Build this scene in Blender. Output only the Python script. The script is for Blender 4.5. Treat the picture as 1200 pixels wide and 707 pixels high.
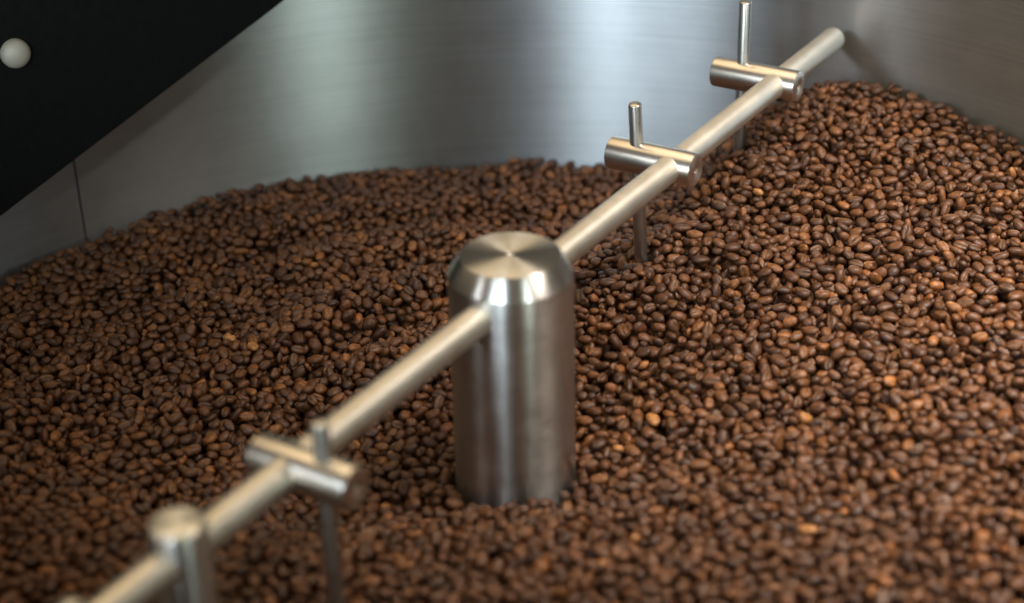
import bpy, math, random
import numpy as np
from mathutils import Matrix, Vector

for o in list(bpy.data.objects): bpy.data.objects.remove(o, do_unlink=True)
scene = bpy.context.scene
COL = scene.collection
rng = np.random.default_rng(11); random.seed(11)
MM = 0.001

# ---------------------------------------------------------------- camera (solved from the hub, the rod and the bars; mm)
F_PX, DIST, ELEV = 2016.1, 1004.5, 0.4723
PITCH, YAW, ROLL = 0.4997, 0.0005, -0.0264
CAM = np.array([0.0, -DIST*math.cos(ELEV), DIST*math.sin(ELEV)])
def cam_axes():
    cp, sp, cy, sy = math.cos(PITCH), math.sin(PITCH), math.cos(YAW), math.sin(YAW)
    w = np.array([sy*cp, cy*cp, -sp]); r = np.array([cy, -sy, 0.0]); u = np.cross(r, w)
    return (math.cos(ROLL)*r+math.sin(ROLL)*u, -math.sin(ROLL)*r+math.cos(ROLL)*u, w)
RX, UX, WX = cam_axes()
def ray(x, y):
    v = WX+RX*(x-600)/F_PX-UX*(y-353.5)/F_PX
    return v/np.linalg.norm(v)
def hit_cyl(x, y, R):
    v = ray(x, y); a = v[0]**2+v[1]**2; b = 2*(CAM[0]*v[0]+CAM[1]*v[1]); c = CAM[0]**2+CAM[1]**2-R*R
    return CAM+v*((-b+math.sqrt(b*b-4*a*c))/(2*a))
cd = bpy.data.cameras.new('camera'); cam = bpy.data.objects.new('camera', cd); COL.objects.link(cam)
cd.sensor_width = 36; cd.sensor_fit = 'HORIZONTAL'; cd.lens = 36*F_PX/1200
cd.clip_start = 0.01; cd.clip_end = 50
m = Matrix.Identity(4)
for i in range(3):
    m[i][0], m[i][1], m[i][2], m[i][3] = RX[i], UX[i], -WX[i], CAM[i]*MM
cam.matrix_world = m
cd.dof.use_dof = True; cd.dof.focus_distance = 1.225; cd.dof.aperture_fstop = cd.lens/18.0
cd.dof.aperture_blades = 0
scene.camera = cam

# ---------------------------------------------------------------- light: a dim warm room, two cool windows, a warm ceiling stand-in, an added spot
wd = bpy.data.worlds.new('World'); scene.world = wd; wd.use_nodes = True
bg = wd.node_tree.nodes['Background']; bg.inputs[0].default_value = (0.78, 0.68, 0.54, 1); bg.inputs[1].default_value = 0.12
def area(name, loc, target, sx, sy, power, color):
    l = bpy.data.lights.new(name, 'AREA'); l.shape = 'RECTANGLE'; l.size = sx; l.size_y = sy; l.energy = power; l.color = color
    o = bpy.data.objects.new(name, l); COL.objects.link(o); o.location = loc
    d = Vector(target)-Vector(loc); o.rotation_euler = d.to_track_quat('-Z', 'Y').to_euler()
    return o
area('window_light', (-0.56, -1.75, 0.62), (0, 0.2, -0.05), 0.20, 0.9, 22, (0.76, 0.90, 1.0))
area('window_light', (-1.00, -1.62, 0.62), (0, 0.2, -0.05), 0.24, 0.9, 12, (0.74, 0.88, 1.0))
area('window_light', (0.98, -1.65, 0.62), (0, 0.2, -0.05), 0.30, 0.9, 12, (0.82, 1.0, 0.92))
spot = area('added_spot', (0.80, -0.10, 1.05), (0.50, 0.02, -0.1), 0.40, 0.40, 5.3, (1.0, 0.90, 0.80))  # added narrow beam, no known lamp: lifts the right beans, leaves the left dim
spot.data.spread = math.radians(56)
area('window_light', (-1.55, -0.76, 0.80), (0, 0.1, -0.05), 0.28, 0.40, 2.8, (0.92, 0.96, 1.0))
area('ceiling_standin', (-0.35, 0.9, 1.9), (0.0, 0.1, -0.1), 2.0, 1.8, 21, (1.0, 0.77, 0.47))  # added glowing panel standing for the warm ceiling, gives tan rod tops
scene.view_settings.view_transform = 'Standard'; scene.view_settings.look = 'None'
scene.view_settings.gamma = 1; scene.view_settings.exposure = 0; scene.view_settings.use_curve_mapping = False
scene.render.engine = 'CYCLES'

# ---------------------------------------------------------------- materials
def new_mat(name):
    mt = bpy.data.materials.new(name); mt.use_nodes = True; nt = mt.node_tree
    return mt, nt, nt.nodes['Principled BSDF']
def ramp(nt, fac, stops):
    r = nt.nodes.new('ShaderNodeValToRGB'); e = r.color_ramp.elements
    while len(e) < len(stops): e.new(0.5)
    for k, (p, c) in enumerate(stops): e[k].position = p; e[k].color = (*c, 1)
    nt.links.new(fac, r.inputs[0]); return r.outputs[0]
def steel(name, base, rough, aniso, scale, stain=0.0, bump=0.06, rlo=-0.06, rhi=0.08, blotch=0.5):
    """brushed stainless: fine scratches run round the local Z axis"""
    mt, nt, b = new_mat(name); N = nt.nodes; L = nt.links
    tc = N.new('ShaderNodeTexCoord'); mp = N.new('ShaderNodeMapping'); mp.inputs['Scale'].default_value = scale
    L.new(tc.outputs['Object'], mp.inputs[0])
    fine = N.new('ShaderNodeTexNoise'); fine.inputs['Scale'].default_value = 1; fine.inputs['Detail'].default_value = 5; fine.inputs['Roughness'].default_value = 0.7
    L.new(mp.outputs[0], fine.inputs['Vector'])
    blot = N.new('ShaderNodeTexNoise'); blot.inputs['Scale'].default_value = 38; blot.inputs['Detail'].default_value = 6; blot.inputs['Roughness'].default_value = 0.65
    L.new(tc.outputs['Object'], blot.inputs['Vector'])
    mr = N.new('ShaderNodeMapRange'); mr.inputs[1].default_value = 0.3; mr.inputs[2].default_value = 0.7
    mr.inputs[3].default_value = rough+rlo; mr.inputs[4].default_value = rough+rhi
    mixf = N.new('ShaderNodeMath'); mixf.operation = 'ADD'
    h1 = N.new('ShaderNodeMath'); h1.operation = 'MULTIPLY'; h1.inputs[1].default_value = 1-blotch; L.new(fine.outputs[0], h1.inputs[0])
    h2 = N.new('ShaderNodeMath'); h2.operation = 'MULTIPLY'; h2.inputs[1].default_value = blotch; L.new(blot.outputs[0], h2.inputs[0])
    L.new(h1.outputs[0], mixf.inputs[0]); L.new(h2.outputs[0], mixf.inputs[1]); L.new(mixf.outputs[0], mr.inputs[0])
    L.new(mr.outputs[0], b.inputs['Roughness'])
    d = [c*(1-0.16-stain) for c in base]
    L.new(ramp(nt, mixf.outputs[0], [(0.30, d), (0.60, base)]), b.inputs['Base Color'])
    b.inputs['Metallic'].default_value = 1.0
    b.inputs['Anisotropic'].default_value = aniso; b.inputs['Anisotropic Rotation'].default_value = 0.25
    tg = N.new('ShaderNodeTangent'); tg.direction_type = 'RADIAL'; tg.axis = 'Z'; L.new(tg.outputs[0], b.inputs['Tangent'])
    bp = N.new('ShaderNodeBump'); bp.inputs['Strength'].default_value = bump; bp.inputs['Distance'].default_value = 0.0004
    L.new(fine.outputs[0], bp.inputs['Height']); L.new(bp.outputs[0], b.inputs['Normal'])
    return mt
M_HUB = steel('turned_steel', (0.72, 0.70, 0.66), 0.31, 0.90, (30, 30, 2600), stain=0.10)
M_ROD = steel('rod_steel', (0.76, 0.70, 0.60), 0.50, 0.35, (60, 60, 1800))
M_BAR = steel('bar_steel', (0.76, 0.70, 0.62), 0.34, 0.45, (60, 60, 2200))
M_PIN = steel('pin_steel', (0.60, 0.58, 0.54), 0.34, 0.4, (80, 80, 1800), stain=0.1)
M_WALL = steel('brushed_wall_steel', (0.52, 0.54, 0.55), 0.42, 0.97, (7, 7, 700), stain=0.06, bump=0.05, blotch=0.3, rlo=-0.02, rhi=0.03)
M_SCREW = steel('screw_steel', (0.70, 0.56, 0.46), 0.25, 0.0, (300, 300, 300))

mt, nt, b = new_mat('black_painted_metal'); M_BLACK = mt
nz = nt.nodes.new('ShaderNodeTexNoise'); nz.inputs['Scale'].default_value = 60; nz.inputs['Detail'].default_value = 6
nt.links.new(ramp(nt, nz.outputs[0], [(0.3, (0.003, 0.003, 0.003)), (0.7, (0.005, 0.005, 0.0045))]), b.inputs['Base Color'])
b.inputs['Roughness'].default_value = 0.7; b.inputs['Specular IOR Level'].default_value = 0.12
mt, nt, b = new_mat('zinc_bolt'); M_BOLT = mt
nz = nt.nodes.new('ShaderNodeTexNoise'); nz.inputs['Scale'].default_value = 300
nt.links.new(ramp(nt, nz.outputs[0], [(0.3, (0.34, 0.30, 0.24)), (0.7, (0.48, 0.44, 0.36))]), b.inputs['Base Color'])
b.inputs['Metallic'].default_value = 0.3; b.inputs['Roughness'].default_value = 0.65

def bean_material(name, individual, pale=False):
    mt, nt, b = new_mat(name); N = nt.nodes; L = nt.links
    if individual:
        oi = N.new('ShaderNodeObjectInfo'); rnd = oi.outputs['Random']
    else:
        at = N.new('ShaderNodeAttribute'); at.attribute_name = 'tint'; rnd = at.outputs['Fac']
    if pale:
        base = ramp(nt, rnd, [(0.0, (0.19, 0.062, 0.018)), (0.6, (0.27, 0.10, 0.028)), (1.0, (0.40, 0.18, 0.055))])
    else:
        base = ramp(nt, rnd, [(0.0, (0.046, 0.0150, 0.0042)), (0.45, (0.084, 0.0285, 0.0078)), (0.85, (0.125, 0.044, 0.0118)),
                              (0.95, (0.155, 0.056, 0.0145)), (1.0, (0.215, 0.078, 0.018))])
    tc = N.new('ShaderNodeTexCoord')
    n1 = N.new('ShaderNodeTexNoise'); n1.inputs['Scale'].default_value = 330; n1.inputs['Detail'].default_value = 4
    L.new(tc.outputs['Object'], n1.inputs['Vector'])
    if individual:
        n1.noise_dimensions = '4D'; ml = N.new('ShaderNodeMath'); ml.operation = 'MULTIPLY'; ml.inputs[1].default_value = 40
        L.new(rnd, ml.inputs[0]); L.new(ml.outputs[0], n1.inputs['W'])
    mot = ramp(nt, n1.outputs[0], [(0.30, (0.50, 0.48, 0.46)), (0.70, (1.50, 1.46, 1.38))])
    mx = N.new('ShaderNodeMix'); mx.data_type = 'RGBA'; mx.blend_type = 'MULTIPLY'; mx.inputs[0].default_value = 1
    L.new(base, mx.inputs[6]); L.new(mot, mx.inputs[7])
    cr = N.new('ShaderNodeAttribute'); cr.attribute_name = 'crease'          # pale chaff left in the centre cut
    mc = N.new('ShaderNodeMix'); mc.data_type = 'RGBA'
    f = N.new('ShaderNodeMath'); f.operation = 'MULTIPLY'; f.inputs[1].default_value = 0.5
    L.new(cr.outputs['Fac'], f.inputs[0]); L.new(f.outputs[0], mc.inputs[0])
    L.new(mx.outputs[2], mc.inputs[6]); mc.inputs[7].default_value = (0.20, 0.105, 0.045, 1)
    L.new(mc.outputs[2], b.inputs['Base Color'])
    b.inputs['Roughness'].default_value = 0.50; b.inputs['Specular IOR Level'].default_value = 0.5
    n2 = N.new('ShaderNodeTexNoise'); n2.inputs['Scale'].default_value = 620; n2.inputs['Detail'].default_value = 3
    L.new(tc.outputs['Object'], n2.inputs['Vector'])
    bp = N.new('ShaderNodeBump'); bp.inputs['Strength'].default_value = 0.6; bp.inputs['Distance'].default_value = 0.0006
    L.new(n2.outputs[0], bp.inputs['Height']); L.new(bp.outputs[0], b.inputs['Normal'])
    return mt
M_BEANS = bean_material('roasted_beans', False)
M_BEAN1 = bean_material('roasted_bean', True)
M_PALE = bean_material('pale_roasted_bean', True, True)

# ---------------------------------------------------------------- helpers
def mesh_obj(name, verts, faces, mat, parent=None, mw=None, smooth=40):
    me = bpy.data.meshes.new(name); me.from_pydata([tuple(v) for v in verts], [], faces); me.validate(); me.update()
    me.materials.append(mat)
    if smooth:
        me.polygons.foreach_set('use_smooth', [True]*len(me.polygons))
        me.set_sharp_from_angle(angle=math.radians(smooth))
    o = bpy.data.objects.new(name, me); COL.objects.link(o)
    if parent: o.parent = parent
    if mw is not None: o.matrix_basis = mw
    return o
def lathe(profile, seg=64, a0=0.0, a1=2*math.pi, closed_profile=False):
    """profile: (r, z) in mm; returns metres"""
    full = abs(a1-a0-2*math.pi) < 1e-6; n = seg if full else seg+1
    V = []; F = []; idx = []
    for r, z in profile:
        if r < 1e-6 and full:
            V.append((0, 0, z*MM)); idx.append([len(V)-1]*n)
        else:
            row = []
            for k in range(n):
                a = a0+(a1-a0)*k/seg; V.append((r*math.cos(a)*MM, r*math.sin(a)*MM, z*MM)); row.append(len(V)-1)
            idx.append(row)
    rows = list(range(len(idx)))
    pairs = list(zip(rows[:-1], rows[1:]))+([(rows[-1], rows[0])] if closed_profile else [])
    for i, j in pairs:
        for k in range(seg):
            q = (k+1) % n
            f = [idx[i][k], idx[i][q], idx[j][q], idx[j][k]]; g = []
            for v in f:
                if v not in g: g.append(v)
            if len(g) > 2: F.append(g[::-1])
    if closed_profile and not full:
        F.append([r[0] for r in idx]); F.append([r[-1] for r in idx][::-1])
    return V, F
def axis_matrix(origin, zdir):
    z = Vector(zdir).normalized(); t = Vector((0, 0, 1)) if abs(z.z) < 0.9 else Vector((1, 0, 0))
    x = t.cross(z).normalized(); y = z.cross(x)
    M = Matrix.Identity(4)
    for i in range(3): M[i][0], M[i][1], M[i][2], M[i][3] = x[i], y[i], z[i], origin[i]*MM
    return M
def empty(name, loc=(0, 0, 0)):
    o = bpy.data.objects.new(name, None); o.empty_display_size = 0.05; COL.objects.link(o); o.location = loc; return o
def tag(o, label, cat=None, group=None, kind=None):
    o['label'] = label
    if cat: o['category'] = cat
    if group: o['group'] = group
    if kind: o['kind'] = kind

# ---------------------------------------------------------------- cooling tray
R_TRAY, Z_FLOOR, Z_RIM = 510.0, -262.0, 74.0
tray = empty('cooling_tray', (0, 0, Z_FLOOR*MM))
tag(tray, 'round brushed stainless steel drum wall enclosing the heap of coffee beans', 'cooling tray')
up = Matrix.Translation((0, 0, -Z_FLOOR*MM))
SEAM = math.radians(132.9)
def wall_sheet(r, a0, a1):
    prof = [(r, Z_FLOOR+2), (r, Z_RIM), (r+2.5, Z_RIM), (r+2.5, Z_FLOOR+2)]
    V, F = lathe(prof, 150, a0, a1, True)
    return mesh_obj('wall_sheet', V, F, M_WALL, tray, up)
wall_sheet(R_TRAY, SEAM-math.pi, SEAM-0.0014)
wall_sheet(R_TRAY+1.6, SEAM+0.0006, SEAM+math.pi-0.003)
V, F = lathe([(R_TRAY+3.4, Z_FLOOR+2), (R_TRAY+3.4, Z_RIM-2), (R_TRAY+9, Z_RIM-2), (R_TRAY+9, Z_FLOOR+2)], 120, SEAM-0.03, SEAM+0.03, True)
mesh_obj('seam_strip', [(x*1.002, y*1.002, z) for x, y, z in V], F, M_WALL, tray, up)
prof = [(R_TRAY+1+9*math.cos(t), Z_RIM+8+9*math.sin(t)) for t in np.linspace(0, 2*math.pi, 14)[:-1]]
V, F = lathe(prof, 180, closed_profile=True); mesh_obj('rim', V, F, M_WALL, tray, up)
V, F = lathe([(0, Z_FLOOR), (R_TRAY+14, Z_FLOOR), (R_TRAY+14, Z_FLOOR-6), (0, Z_FLOOR-6)], 120); mesh_obj('tray_floor', V, F, M_WALL, tray, up)

# ---------------------------------------------------------------- stirrer
PHI = 1.0057; H_ROD = -26.2
DR = np.array([math.cos(PHI), math.sin(PHI), 0.0]); NN = np.array([-math.sin(PHI), math.cos(PHI), 0.0])
def at(t, s, z): return DR*t+NN*s+np.array([0, 0, z])
st = empty('stirrer', (0, 0, (Z_FLOOR)*MM))
tag(st, 'stainless steel stirrer with thick central hub, long rod and pinned cross bars', 'stirrer')
def part(name, V, F, mat, origin, zdir, parent=st, smooth=40):
    mw = axis_matrix(origin, zdir)
    if parent is st: mw = up @ mw
    return mesh_obj(name, V, F, mat, parent, mw, smooth)
HR = 37.5
prof = [(0, -1.1), (0.8, -0.9), (1.5, -0.35), (1.9, 0), (12, 0), (29.2, 0), (29.8, -0.1), (30.4, -0.6), (36.9, -11.6), (37.3, -12.4), (HR, -13.3),
        (HR, -60), (HR, -110), (HR, -160), (HR, Z_FLOOR+0.5), (0, Z_FLOOR+0.5)]
V, F = lathe(prof, 96)
zz = 0.5*Z_FLOOR
hub = part('hub', V, F, M_HUB, (0, 0, 0), (0, 0, 1), smooth=25)
tag(hub, 'thick upright steel cylinder with bevelled top and a centre punch mark')
RR = 9.2
def rod(t0, t1):
    L = abs(t1-t0)
    V, F = lathe([(0, 0), (RR-.8, 0), (RR, .8), (RR, L*.33), (RR, L*.66), (RR, L-1.2), (RR-.4, L-.5), (RR-1.2, L), (0, L)], 40)
    return part('rod', V, F, M_ROD, at(t0, 0, H_ROD), DR*(1 if t1 > t0 else -1))
rod(30, 495.5); rod(-30, -494)
BR = 11.7
def bar(t, s0, s1, ps, ptop, pbot, lean, pr=4.6, screw_end=0):
    """horizontal cross bar from s0 to s1 with an upright pin at ps"""
    L = s1-s0
    hole = [(0, 2.6), (2.3, 2.6), (2.3, 0.3), (2.7, 0)]
    tail = [(BR-.9, L), (2.7, L), (2.3, L-.3), (2.3, L-2.6), (0, L-2.6)]
    V, F = lathe(hole+[(BR-.9, 0), (BR-.25, .35), (BR, 1.1), (BR, L*.5), (BR, L-1.1), (BR-.25, L-.35)]+tail, 48)
    b = part('cross_bar', V, F, M_BAR, at(t, s0, H_ROD), NN)
    bi = axis_matrix(at(t, s0, H_ROD), NN).inverted()
    for e, zd in ((2.65, 1), (L-2.65, -1)):
        V, F = lathe([(0, 0), (1.95, 0), (1.95, 1.2), (1.5, 1.7), (0.9, 1.7), (0.9, 0.7), (0, 0.5)], 18)
        o = mesh_obj('set_screw', V, F, M_SCREW, b)
        o.matrix_basis = Matrix.Translation((0, 0, (e-0.0)*MM)) @ (Matrix.Identity(4) if zd < 0 else Matrix.Rotation(math.pi, 4, 'X'))
    top = at(t-lean*(ptop-H_ROD), ps, ptop); bot = at(t-lean*(pbot-H_ROD), ps, pbot)
    d = top-bot; Lp = float(np.linalg.norm(d))
    V, F = lathe([(0, 0), (pr-.6, 0), (pr, .8), (pr, Lp*.5), (pr, Lp-1.0), (pr-.3, Lp-.4), (pr-.9, Lp), (0, Lp)], 28)
    mesh_obj('pin', V, F, M_PIN, b, bi @ axis_matrix(bot, d))
    return b
PINS = []
bar(385, -17, 52, 29.5, 33, -190, 0.0); PINS.append((385, 29.5, 0.0))
bar(211, -17, 48, 28, 15, -190, 0.10); PINS.append((211, 28, 0.10))
bar(-208.5, -39, 22, -20, 6.5, -190, 0.0); PINS.append((-208.5, -20, 0.0))
bar(-384, -49, 13, -28, 20, -190, 0.0); PINS.append((-384, -28, 0.0))
POST_R = 14.0
L = 230
V, F = lathe([(0, 0), (POST_R, 0), (POST_R, L*.5), (POST_R, L-2.2), (POST_R-.5, L-1.0), (POST_R-2.2, L-.1), (POST_R-3, L), (0, L)], 48)
post = part('post', V, F, M_HUB, at(-292, 0, -7.5-L), (0, 0, 1))
tag(post, 'short thick upright steel post threaded on the rod')

# ---------------------------------------------------------------- black chute plate
ch = empty('black_chute', (0, 0, 0))
A = hit_cyl(-25, 274, 496); B = hit_cyl(430, -72.3, 496)
eu = (B-A)/np.linalg.norm(B-A)
hx = np.array([B[0]-A[0], B[1]-A[1], 0]); hx /= np.linalg.norm(hx)
nrm = np.array([hx[1], -hx[0], 0.0])                               # towards the tray's centre
nrm = nrm if nrm @ (-A) > 0 else -nrm
top = 330.0
poly = [A, B, np.array([B[0], B[1], top]), np.array([A[0], A[1], top])]
ch.location = Vector(A)*MM
tk = 5.0
V = [tuple((p-A)*MM) for p in poly]+[tuple((p-nrm*tk-A)*MM) for p in poly]
F = [(0, 1, 2, 3), (7, 6, 5, 4), (0, 4, 5, 1), (1, 5, 6, 2), (2, 6, 7, 3), (3, 7, 4, 0)]
pl = mesh_obj('plate', V, F, M_BLACK, ch, smooth=0)
bv = pl.modifiers.new('edge', 'BEVEL'); bv.width = 0.0015; bv.segments = 2
tag(ch, 'matte black slanting plate with a round bolt above the drum wall', 'chute')
v = ray(17, 62); k = ((A-CAM) @ nrm)/(v @ nrm); bolt = CAM+v*k
V, F = lathe([(0, 0), (11, 0), (11, 3), (10.4, 5.2), (8.8, 7.4), (6, 9.2), (3, 10.1), (0, 10.4)], 32)
mw = axis_matrix(bolt, nrm); mw.translation = Vector(bolt-A)*MM
bo = mesh_obj('bolt', V, F, M_BOLT, ch, mw); bo['label'] = 'pale round bolt head'

# ---------------------------------------------------------------- bean heap: surface (mm), then beans dropped one by one
W = lambda a, z: (R_TRAY*math.cos(math.radians(a)), R_TRAY*math.sin(math.radians(a)), z)
CP = [W(142, -168), W(134, -165), W(124, -161), W(111, -161), W(98, -167), W(86, -165), W(79, -166), W(73, -155), W(68.3, -128), W(64.3, -97),
      W(59.4, -70), W(56, -63), W(47.7, -65), W(39, -78), W(25, -88), W(5, -98), W(-25, -105), W(165, -160), W(195, -145), W(230, -125), W(270, -115), W(310, -110),
      (182, 341, -84), (88, 194, -102), (45, 221, -143), (134, 372, -138), (0, 340, -160),
      (0, -52, -147), (-55, 0, -156), (55, 0, -146), (0, 55, -148), (-50, 110, -150),
      (-200, 300, -161), (-350, 120, -152), (-92, 190, -154), (-180, 110, -168), (-270, 30, -160), (-110, 0, -168), (-105, 268, -148),
      (0, -108, -124), (-140, -75, -142), (-150, -130, -114), (-290, -100, -122), (-94, -186, -122), (0, -240, -112), (110, -110, -120), (210, -160, -110), (300, -60, -104),
      (180, 40, -122), (350, 140, -96), (250, 240, -94), (150, 140, -110), (-200, -300, -112), (200, -300, -106), (-400, -60, -128)]
CP = np.array(CP)
def tps(d): return np.where(d > 1e-9, d*d*np.log(np.maximum(d, 1e-9)), 0)
sc = 100.0
X0 = CP[:, :2]/sc; n = len(X0)
K = tps(np.linalg.norm(X0[:, None]-X0[None], axis=2))+np.eye(n)*0.02
Pm = np.c_[np.ones(n), X0]
S = np.linalg.solve(np.block([[K, Pm], [Pm.T, np.zeros((3, 3))]]), np.r_[CP[:, 2], 0, 0, 0])
def surf(x, y):
    q = np.stack([np.asarray(x, float).ravel(), np.asarray(y, float).ravel()], 1)/sc
    z = S[n]+q @ S[n+1:n+3]
    for i in range(n): z = z+S[i]*tps(np.hypot(q[:, 0]-X0[i, 0], q[:, 1]-X0[i, 1]))
    a, b_ = q[:, 0]*sc, q[:, 1]*sc
    z = z+1.6*np.sin(a/17+np.sin(b_/23)*1.3)*np.sin(b_/19+0.7)+1.2*np.sin((a+b_)/41)*np.cos((a-b_)/29)
    r_ = np.hypot(a, b_); th = np.arctan2(b_, a)
    k = np.clip(0.35+0.65*np.cos(th-2.3), 0.25, 1)                  # furrows ploughed by the pins, deepest behind the arm
    for rp_, am in ((211, 8.0), (300, 5.0), (386, 5.5)):
        z = z+k*am*(0.75*np.exp(-((r_-rp_-34)/15)**2)+0.6*np.exp(-((r_-rp_+34)/15)**2)-np.exp(-((r_-rp_)/17)**2))
    return z.reshape(np.shape(x))
CELL = 0.75
X_MIN, Y_MIN, Y_MAX = -512.0, -345.0, 512.0
NXC = int(1024/CELL); NYC = int((Y_MAX-Y_MIN)/CELL)
gx = X_MIN+(np.arange(NXC)+.5)*CELL; gy = Y_MIN+(np.arange(NYC)+.5)*CELL
cx = X_MIN+np.arange(0, 1032, 8.0); cy = Y_MIN+np.arange(0, Y_MAX-Y_MIN+8, 8.0)
HC = surf(*np.meshgrid(cx, cy))                                     # coarse, then bilinear
ix = np.clip((gx-X_MIN)/8, 0, len(cx)-1.001); iy = np.clip((gy-Y_MIN)/8, 0, len(cy)-1.001)
ax, ay = ix.astype(int), iy.astype(int); fx, fy = (ix-ax)[None], (iy-ay)[:, None]
H = (HC[np.ix_(ay, ax)]*(1-fx)+HC[np.ix_(ay, ax+1)]*fx)*(1-fy)+(HC[np.ix_(ay+1, ax)]*(1-fx)+HC[np.ix_(ay+1, ax+1)]*fx)*fy
GX, GY = np.meshgrid(gx, gy)
rad = np.hypot(GX, GY)
BIG = 1e4
blocked = (rad > R_TRAY-0.6) | (rad < HR+0.3)
for t, s, le in PINS:
    c = at(t-le*(-120-H_ROD), s, 0); blocked |= np.hypot(GX-c[0], GY-c[1]) < 4.9
c = at(-292, 0, 0); blocked |= np.hypot(GX-c[0], GY-c[1]) < POST_R+.3
HM = (H-15.0).astype(np.float32); HM[blocked] = BIG
OWN = np.full(HM.shape, -1, np.int32)
inside = (~blocked)
# the half angle the picture shows, with a generous margin on each side
def visible_domain(x, y):
    return (y > -0.0 or abs(x) < 430)
# orientations: resting ellipsoids
VAR = []
for i in range(9):
    VAR.append((rng.uniform(5.1, 6.4), rng.uniform(3.9, 4.7), rng.uniform(2.6, 3.3)))
VAR[6] = (3.4, 4.0, 2.7); VAR[7] = (4.6, 2.9, 2.7); VAR[8] = (6.2, 4.3, 2.8)                 # a peaberry and an elephant bean
POOL = []
for k in range(700):
    v = int(rng.choice(9, p=[.145]*6+[.04, .06, .03])); s = float(np.clip(rng.normal(1.0, 0.10), 0.78, 1.24))
    yaw = rng.uniform(0, 2*math.pi); tilt = abs(rng.normal(0, 0.78)); td = rng.uniform(0, 2*math.pi)
    flip = math.pi if rng.random() < 0.58 else 0.0
    Rm = Matrix.Rotation(td, 3, 'Z') @ Matrix.Rotation(tilt, 3, 'X') @ Matrix.Rotation(-td, 3, 'Z') @ Matrix.Rotation(yaw, 3, 'Z') @ Matrix.Rotation(flip, 3, 'X') @ Matrix.Rotation(rng.normal(0, .15), 3, 'Y')
    Rn = np.array(Rm)
    ab = np.array(VAR[v])*s*0.97
    Q = Rn @ np.diag(1/ab**2) @ Rn.T
    hx_, hy_ = math.sqrt((Rn[0]**2*ab**2).sum()), math.sqrt((Rn[1]**2*ab**2).sum())
    nx_, ny_ = int(hx_/CELL)+1, int(hy_/CELL)+1
    px, py = np.meshgrid(np.arange(-nx_, nx_+1)*CELL, np.arange(-ny_, ny_+1)*CELL)
    bb = Q[0, 2]*px+Q[1, 2]*py; cc = Q[0, 0]*px**2+2*Q[0, 1]*px*py+Q[1, 1]*py**2-1
    disc = bb**2-Q[2, 2]*cc; ok = disc > 0
    sq = np.sqrt(np.maximum(disc, 0))
    zt = np.where(ok, (-bb+sq)/Q[2, 2], -BIG).astype(np.float32); zb = np.where(ok, (-bb-sq)/Q[2, 2], BIG).astype(np.float32)
    POOL.append((v, s, Rn, nx_, ny_, zt, zb, float(zt.max())))
BE = []
NT = 62000
rp = rng.random((NT, 2)); cand = 5
jit = rng.integers(-7, 8, (NT, cand, 2)); oid = rng.integers(0, len(POOL), (NT, cand))
# spread the tries evenly: first few sweeps fill, the last ones look for hollows
for it in range(NT):
    i0 = int(rp[it, 0]*NXC); j0 = int(rp[it, 1]*NYC)
    if not inside[j0, i0]: continue
    best = None; bs = 1e9
    for q in range(cand):
        v, s, Rn, nx_, ny_, zt, zb, ztm = POOL[oid[it, q]]
        i = i0+jit[it, q, 0]; j = j0+jit[it, q, 1]
        if i-nx_ < 0 or j-ny_ < 0 or i+nx_ >= NXC or j+ny_ >= NYC: continue
        z = float((HM[j-ny_:j+ny_+1, i-nx_:i+nx_+1]-zb).max())
        d = z-H[j, i]
        if d < bs: bs = d; best = (q, i, j, z)
    if best is None: continue
    q, i, j, z = best
    v, s, Rn, nx_, ny_, zt, zb, ztm = POOL[oid[it, q]]
    if bs+0.5*ztm > 2.2+1.0*rp[it, 0]: continue
    a = HM[j-ny_:j+ny_+1, i-nx_:i+nx_+1]; t_ = zt+z; mk = t_ > a
    a[mk] = t_[mk]; OWN[j-ny_:j+ny_+1, i-nx_:i+nx_+1][mk] = len(BE)
    BE.append((v, s, Rn, gx[i], gy[j], z))
NB = len(BE)
seen = np.bincount(OWN[OWN >= 0], minlength=NB)
POS = np.array([b[3:6] for b in BE])

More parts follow.
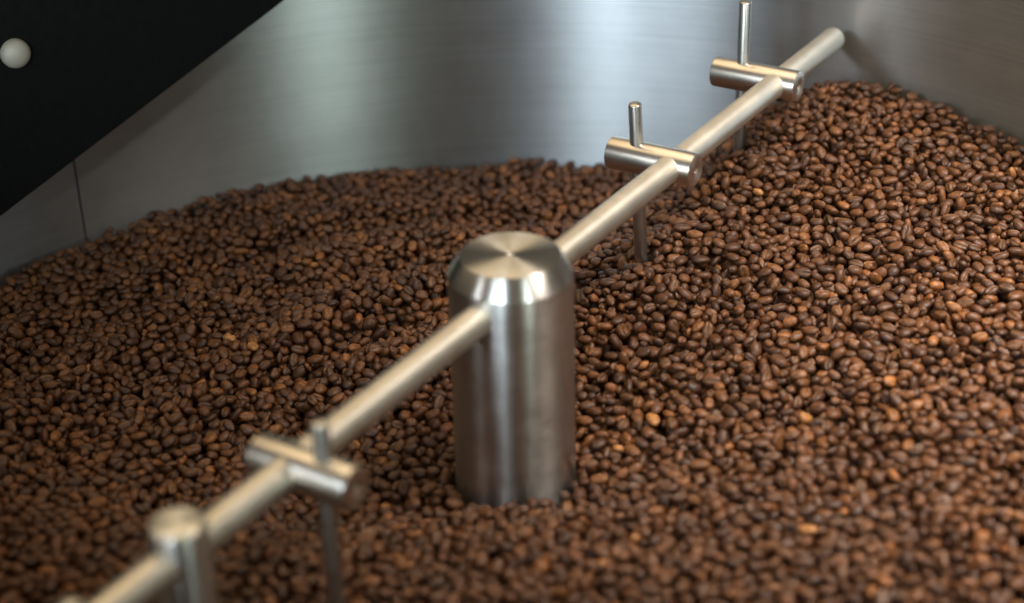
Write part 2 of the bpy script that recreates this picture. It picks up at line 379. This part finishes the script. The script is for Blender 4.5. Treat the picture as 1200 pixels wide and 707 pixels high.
# ---------------------------------------------------------------- bean meshes
def bean_mesh(a, b_, c_, seed, stations=7):
    """half-ellipsoid back, flatter face with the S-shaped centre cut; long axis X, face towards -Z (mm)"""
    r = np.random.default_rng(seed)
    us = np.cos(np.linspace(0, math.pi, stations+2))[1:-1]
    ring = [(-1.0, 0.05, 0), (-0.62, -0.62, 0), (-0.20, -0.80, .25), (0.0, -0.34, 1), (0.20, -0.80, .25), (0.62, -0.62, 0), (1.0, 0.05, 0),
            (0.80, 0.62, 0), (0.30, 0.96, 0), (-0.30, 0.96, 0), (-0.80, 0.62, 0)]
    V = []; C = []; bend = r.uniform(-.10, .10); ph = r.uniform(0, 6); amp = r.uniform(.04, .16); skew = r.uniform(-.1, .1)
    for u in us:
        w = (1-abs(u)**2.25)**0.5
        for y, z, cr in ring:
            yy = y*w*(1+skew*u)
            if abs(y) < .25: yy += amp*math.sin(2.6*u+ph)*w
            zz_ = z*w**(0.85 if z > 0 else 0.75)
            V.append((u*a, (yy+bend*u*u)*b_, zz_*c_+(-.05*c_ if z < 0 else 0))); C.append(cr*(1 if abs(u) < .93 else .6))
    m_ = len(ring); F = []
    for k in range(len(us)-1):
        for q in range(m_):
            F.append((k*m_+q, k*m_+(q+1) % m_, (k+1)*m_+(q+1) % m_, (k+1)*m_+q))
    p0 = len(V); V.append((a, bend*b_, -.12*c_)); C.append(.3); V.append((-a, bend*b_, -.12*c_)); C.append(.3)
    e = (len(us)-1)*m_
    for q in range(m_):
        F.append((p0, (q+1) % m_, q)); F.append((p0+1, e+q, e+(q+1) % m_))
    V = np.array(V); nz_ = r.normal(0, 0.065, V.shape); V = V+nz_*np.array([.6, 1, 1])*c_*0.9
    tris = []
    for f in F:
        tris.append((f[0], f[1], f[2]))
        if len(f) == 4: tris.append((f[0], f[2], f[3]))
    T = np.array(tris)
    # outward faces
    ctr = V[T].mean(1); nr = np.cross(V[T[:, 1]]-V[T[:, 0]], V[T[:, 2]]-V[T[:, 0]])
    if ((ctr*nr).sum(1) > 0).mean() < 0.5: T = T[:, ::-1]
    return V, T, np.array(C)
BM = [[bean_mesh(*VAR[i], seed=50+i*3+k) for k in range(3)] for i in range(9)]
sub = rng.integers(0, 3, NB); tint = rng.random(NB); is_pale = rng.random(NB) < 0.010

# which beans the picture shows, and how large
def project(P):
    d = P-CAM; z = d @ WX
    return 600+F_PX*(d @ RX)/z, 353.5-F_PX*(d @ UX)/z, z
px, py, pz = project(POS)
size = seen*CELL*CELL*(F_PX/pz)**2
vis = (seen > 22) & (px > 4) & (px < 1196) & (py > 4) & (py < 702)
def seg_dist(P, a, b_):
    """closest distance between the sight line P->camera and the segment a-b (sampled)"""
    best = np.full(len(P), 1e9)
    for k in np.linspace(0, 1, 60):
        q = a+(b_-a)*k; d = CAM-P; t = np.clip(((q-P)*d).sum(1)/(d*d).sum(1), 0, 1)
        best = np.minimum(best, np.linalg.norm(P+d*t[:, None]-q, axis=1))
    return best
vis &= seg_dist(POS, np.array([0, 0, -15.]), np.array([0, 0, -160.])) > HR+3
vis &= seg_dist(POS, at(495, 0, H_ROD), at(-495, 0, H_ROD)) > RR+4
vis &= seg_dist(POS, at(-292, 0, -10), at(-292, 0, -160)) > POST_R+4
for t, s, le in PINS: vis &= seg_dist(POS, at(t, s, 0), at(t, s, -160)) > 8
pale_ids = np.where(is_pale & vis)[0]
pale_ids = pale_ids[np.argsort(-size[pale_ids])][:70]
order = np.argsort(-np.where(vis & ~is_pale, size, 0))
brown_ids = order[:300-len(pale_ids)]
single = np.zeros(NB, bool); single[pale_ids] = True; single[brown_ids] = True

shared = {}
def shared_mesh(v, k, pale):
    key = (v, k, pale)
    if key not in shared:
        Vb, T, C = BM[v][k]
        me = bpy.data.meshes.new('coffee_bean'); me.from_pydata((Vb*MM).tolist(), [], T.tolist()); me.update()
        me.materials.append(M_PALE if pale else M_BEAN1)
        me.polygons.foreach_set('use_smooth', [True]*len(me.polygons))
        at_ = me.attributes.new('crease', 'FLOAT', 'POINT'); at_.data.foreach_set('value', C.astype(np.float32))
        shared[key] = me
    return shared[key]
for i in np.where(single)[0]:
    v, s, Rn, x, y, z = BE[i]; pale = bool(is_pale[i])
    o = bpy.data.objects.new('coffee_bean', shared_mesh(v, int(sub[i]), pale)); COL.objects.link(o)
    mw = Matrix([[*(Rn[r]*s), (x, y, z)[r]*MM] for r in range(3)]+[[0, 0, 0, 1]])
    o.matrix_world = mw
    cut = Rn[2, 2] < 0; q = np.array([x, y])
    near = min((np.hypot(*(at(-292, 0, 0)[:2]-q)), 'beside the thick post'), (np.hypot(*(at(-208.5, -20, 0)[:2]-q)), 'beside the cross bar pin near the post'),
               (np.hypot(*q)-HR, 'beside the hub'), (np.hypot(*(at(211, 28, 0)[:2]-q)), 'beside the pin nearer the drum wall'), (R_TRAY-np.hypot(*q), 'close to the drum wall'))
    place = near[1] if near[0] < 75 else ('away from the stirrer' if abs(q @ NN[:2]) > 90 else 'near the rod')
    face = 'showing its centre cut' if cut else 'rounded back up'
    if pale: tag(o, f'pale orange coffee bean {face} {place}', 'coffee bean', 'pale beans scattered over the heap')
    else: tag(o, f'dark brown coffee bean {face} {place}', 'coffee bean', 'brown beans on the heap')

VV = []; TT = []; CC = []; TI = []; off = 0
for i in np.where((seen > 0) & ~single)[0]:
    v, s, Rn, x, y, z = BE[i]; Vb, T, C = BM[v][sub[i]]
    VV.append((Vb*s) @ Rn.T+np.array([x, y, z])); TT.append(T+off); CC.append(C); TI.append(np.full(len(Vb), tint[i])); off += len(Vb)
# the packed beans underneath, a sheet just below the lowest gaps
sx = X_MIN+np.arange(0, 1025, 8.0); sy = -512+np.arange(0, 1025, 8.0)
SX, SY = np.meshgrid(sx, sy); SZ = surf(SX, SY)
SZ = np.where(SY > Y_MIN+12, SZ-15.5, SZ-7)
rr_ = np.hypot(SX, SY); k_ = np.where(rr_ > R_TRAY-1, (R_TRAY-1)/np.maximum(rr_, 1), 1)
w_ = len(sx); sv = np.c_[(SX*k_).ravel(), (SY*k_).ravel(), SZ.ravel()]
a_ = (np.arange(len(sy)-1)[:, None]*w_+np.arange(w_-1)[None]).ravel()
keep = (rr_.ravel()[a_] < R_TRAY+6)
a_ = a_[keep]
st_ = np.concatenate([np.c_[a_, a_+1, a_+w_+1], np.c_[a_, a_+w_+1, a_+w_]])
VV.append(sv); TT.append(st_+off); CC.append(np.zeros(len(sv))); TI.append(np.full(len(sv), 0.02))
VV = (np.concatenate(VV)*MM).astype(np.float32); TT = np.concatenate(TT).astype(np.int32)
me = bpy.data.meshes.new('coffee_bean_heap')
me.vertices.add(len(VV)); me.vertices.foreach_set('co', VV.ravel())
me.loops.add(TT.size); me.loops.foreach_set('vertex_index', TT.ravel())
me.polygons.add(len(TT)); me.polygons.foreach_set('loop_start', np.arange(0, TT.size, 3, dtype=np.int32))
me.polygons.foreach_set('use_smooth', np.ones(len(TT), bool))
me.update(calc_edges=True)
for nm, d in (('crease', CC), ('tint', TI)):
    t_ = me.attributes.new(nm, 'FLOAT', 'POINT'); t_.data.foreach_set('value', np.concatenate(d).astype(np.float32))
me.materials.append(M_BEANS)
heap = bpy.data.objects.new('coffee_bean_heap', me); COL.objects.link(heap)
tag(heap, 'deep heap of dark roasted coffee beans filling the steel drum', 'coffee beans', kind='stuff')
print('beans placed', NB, 'kept', int((seen > 0).sum()), 'tris', len(TT), 'pale', len(pale_ids))
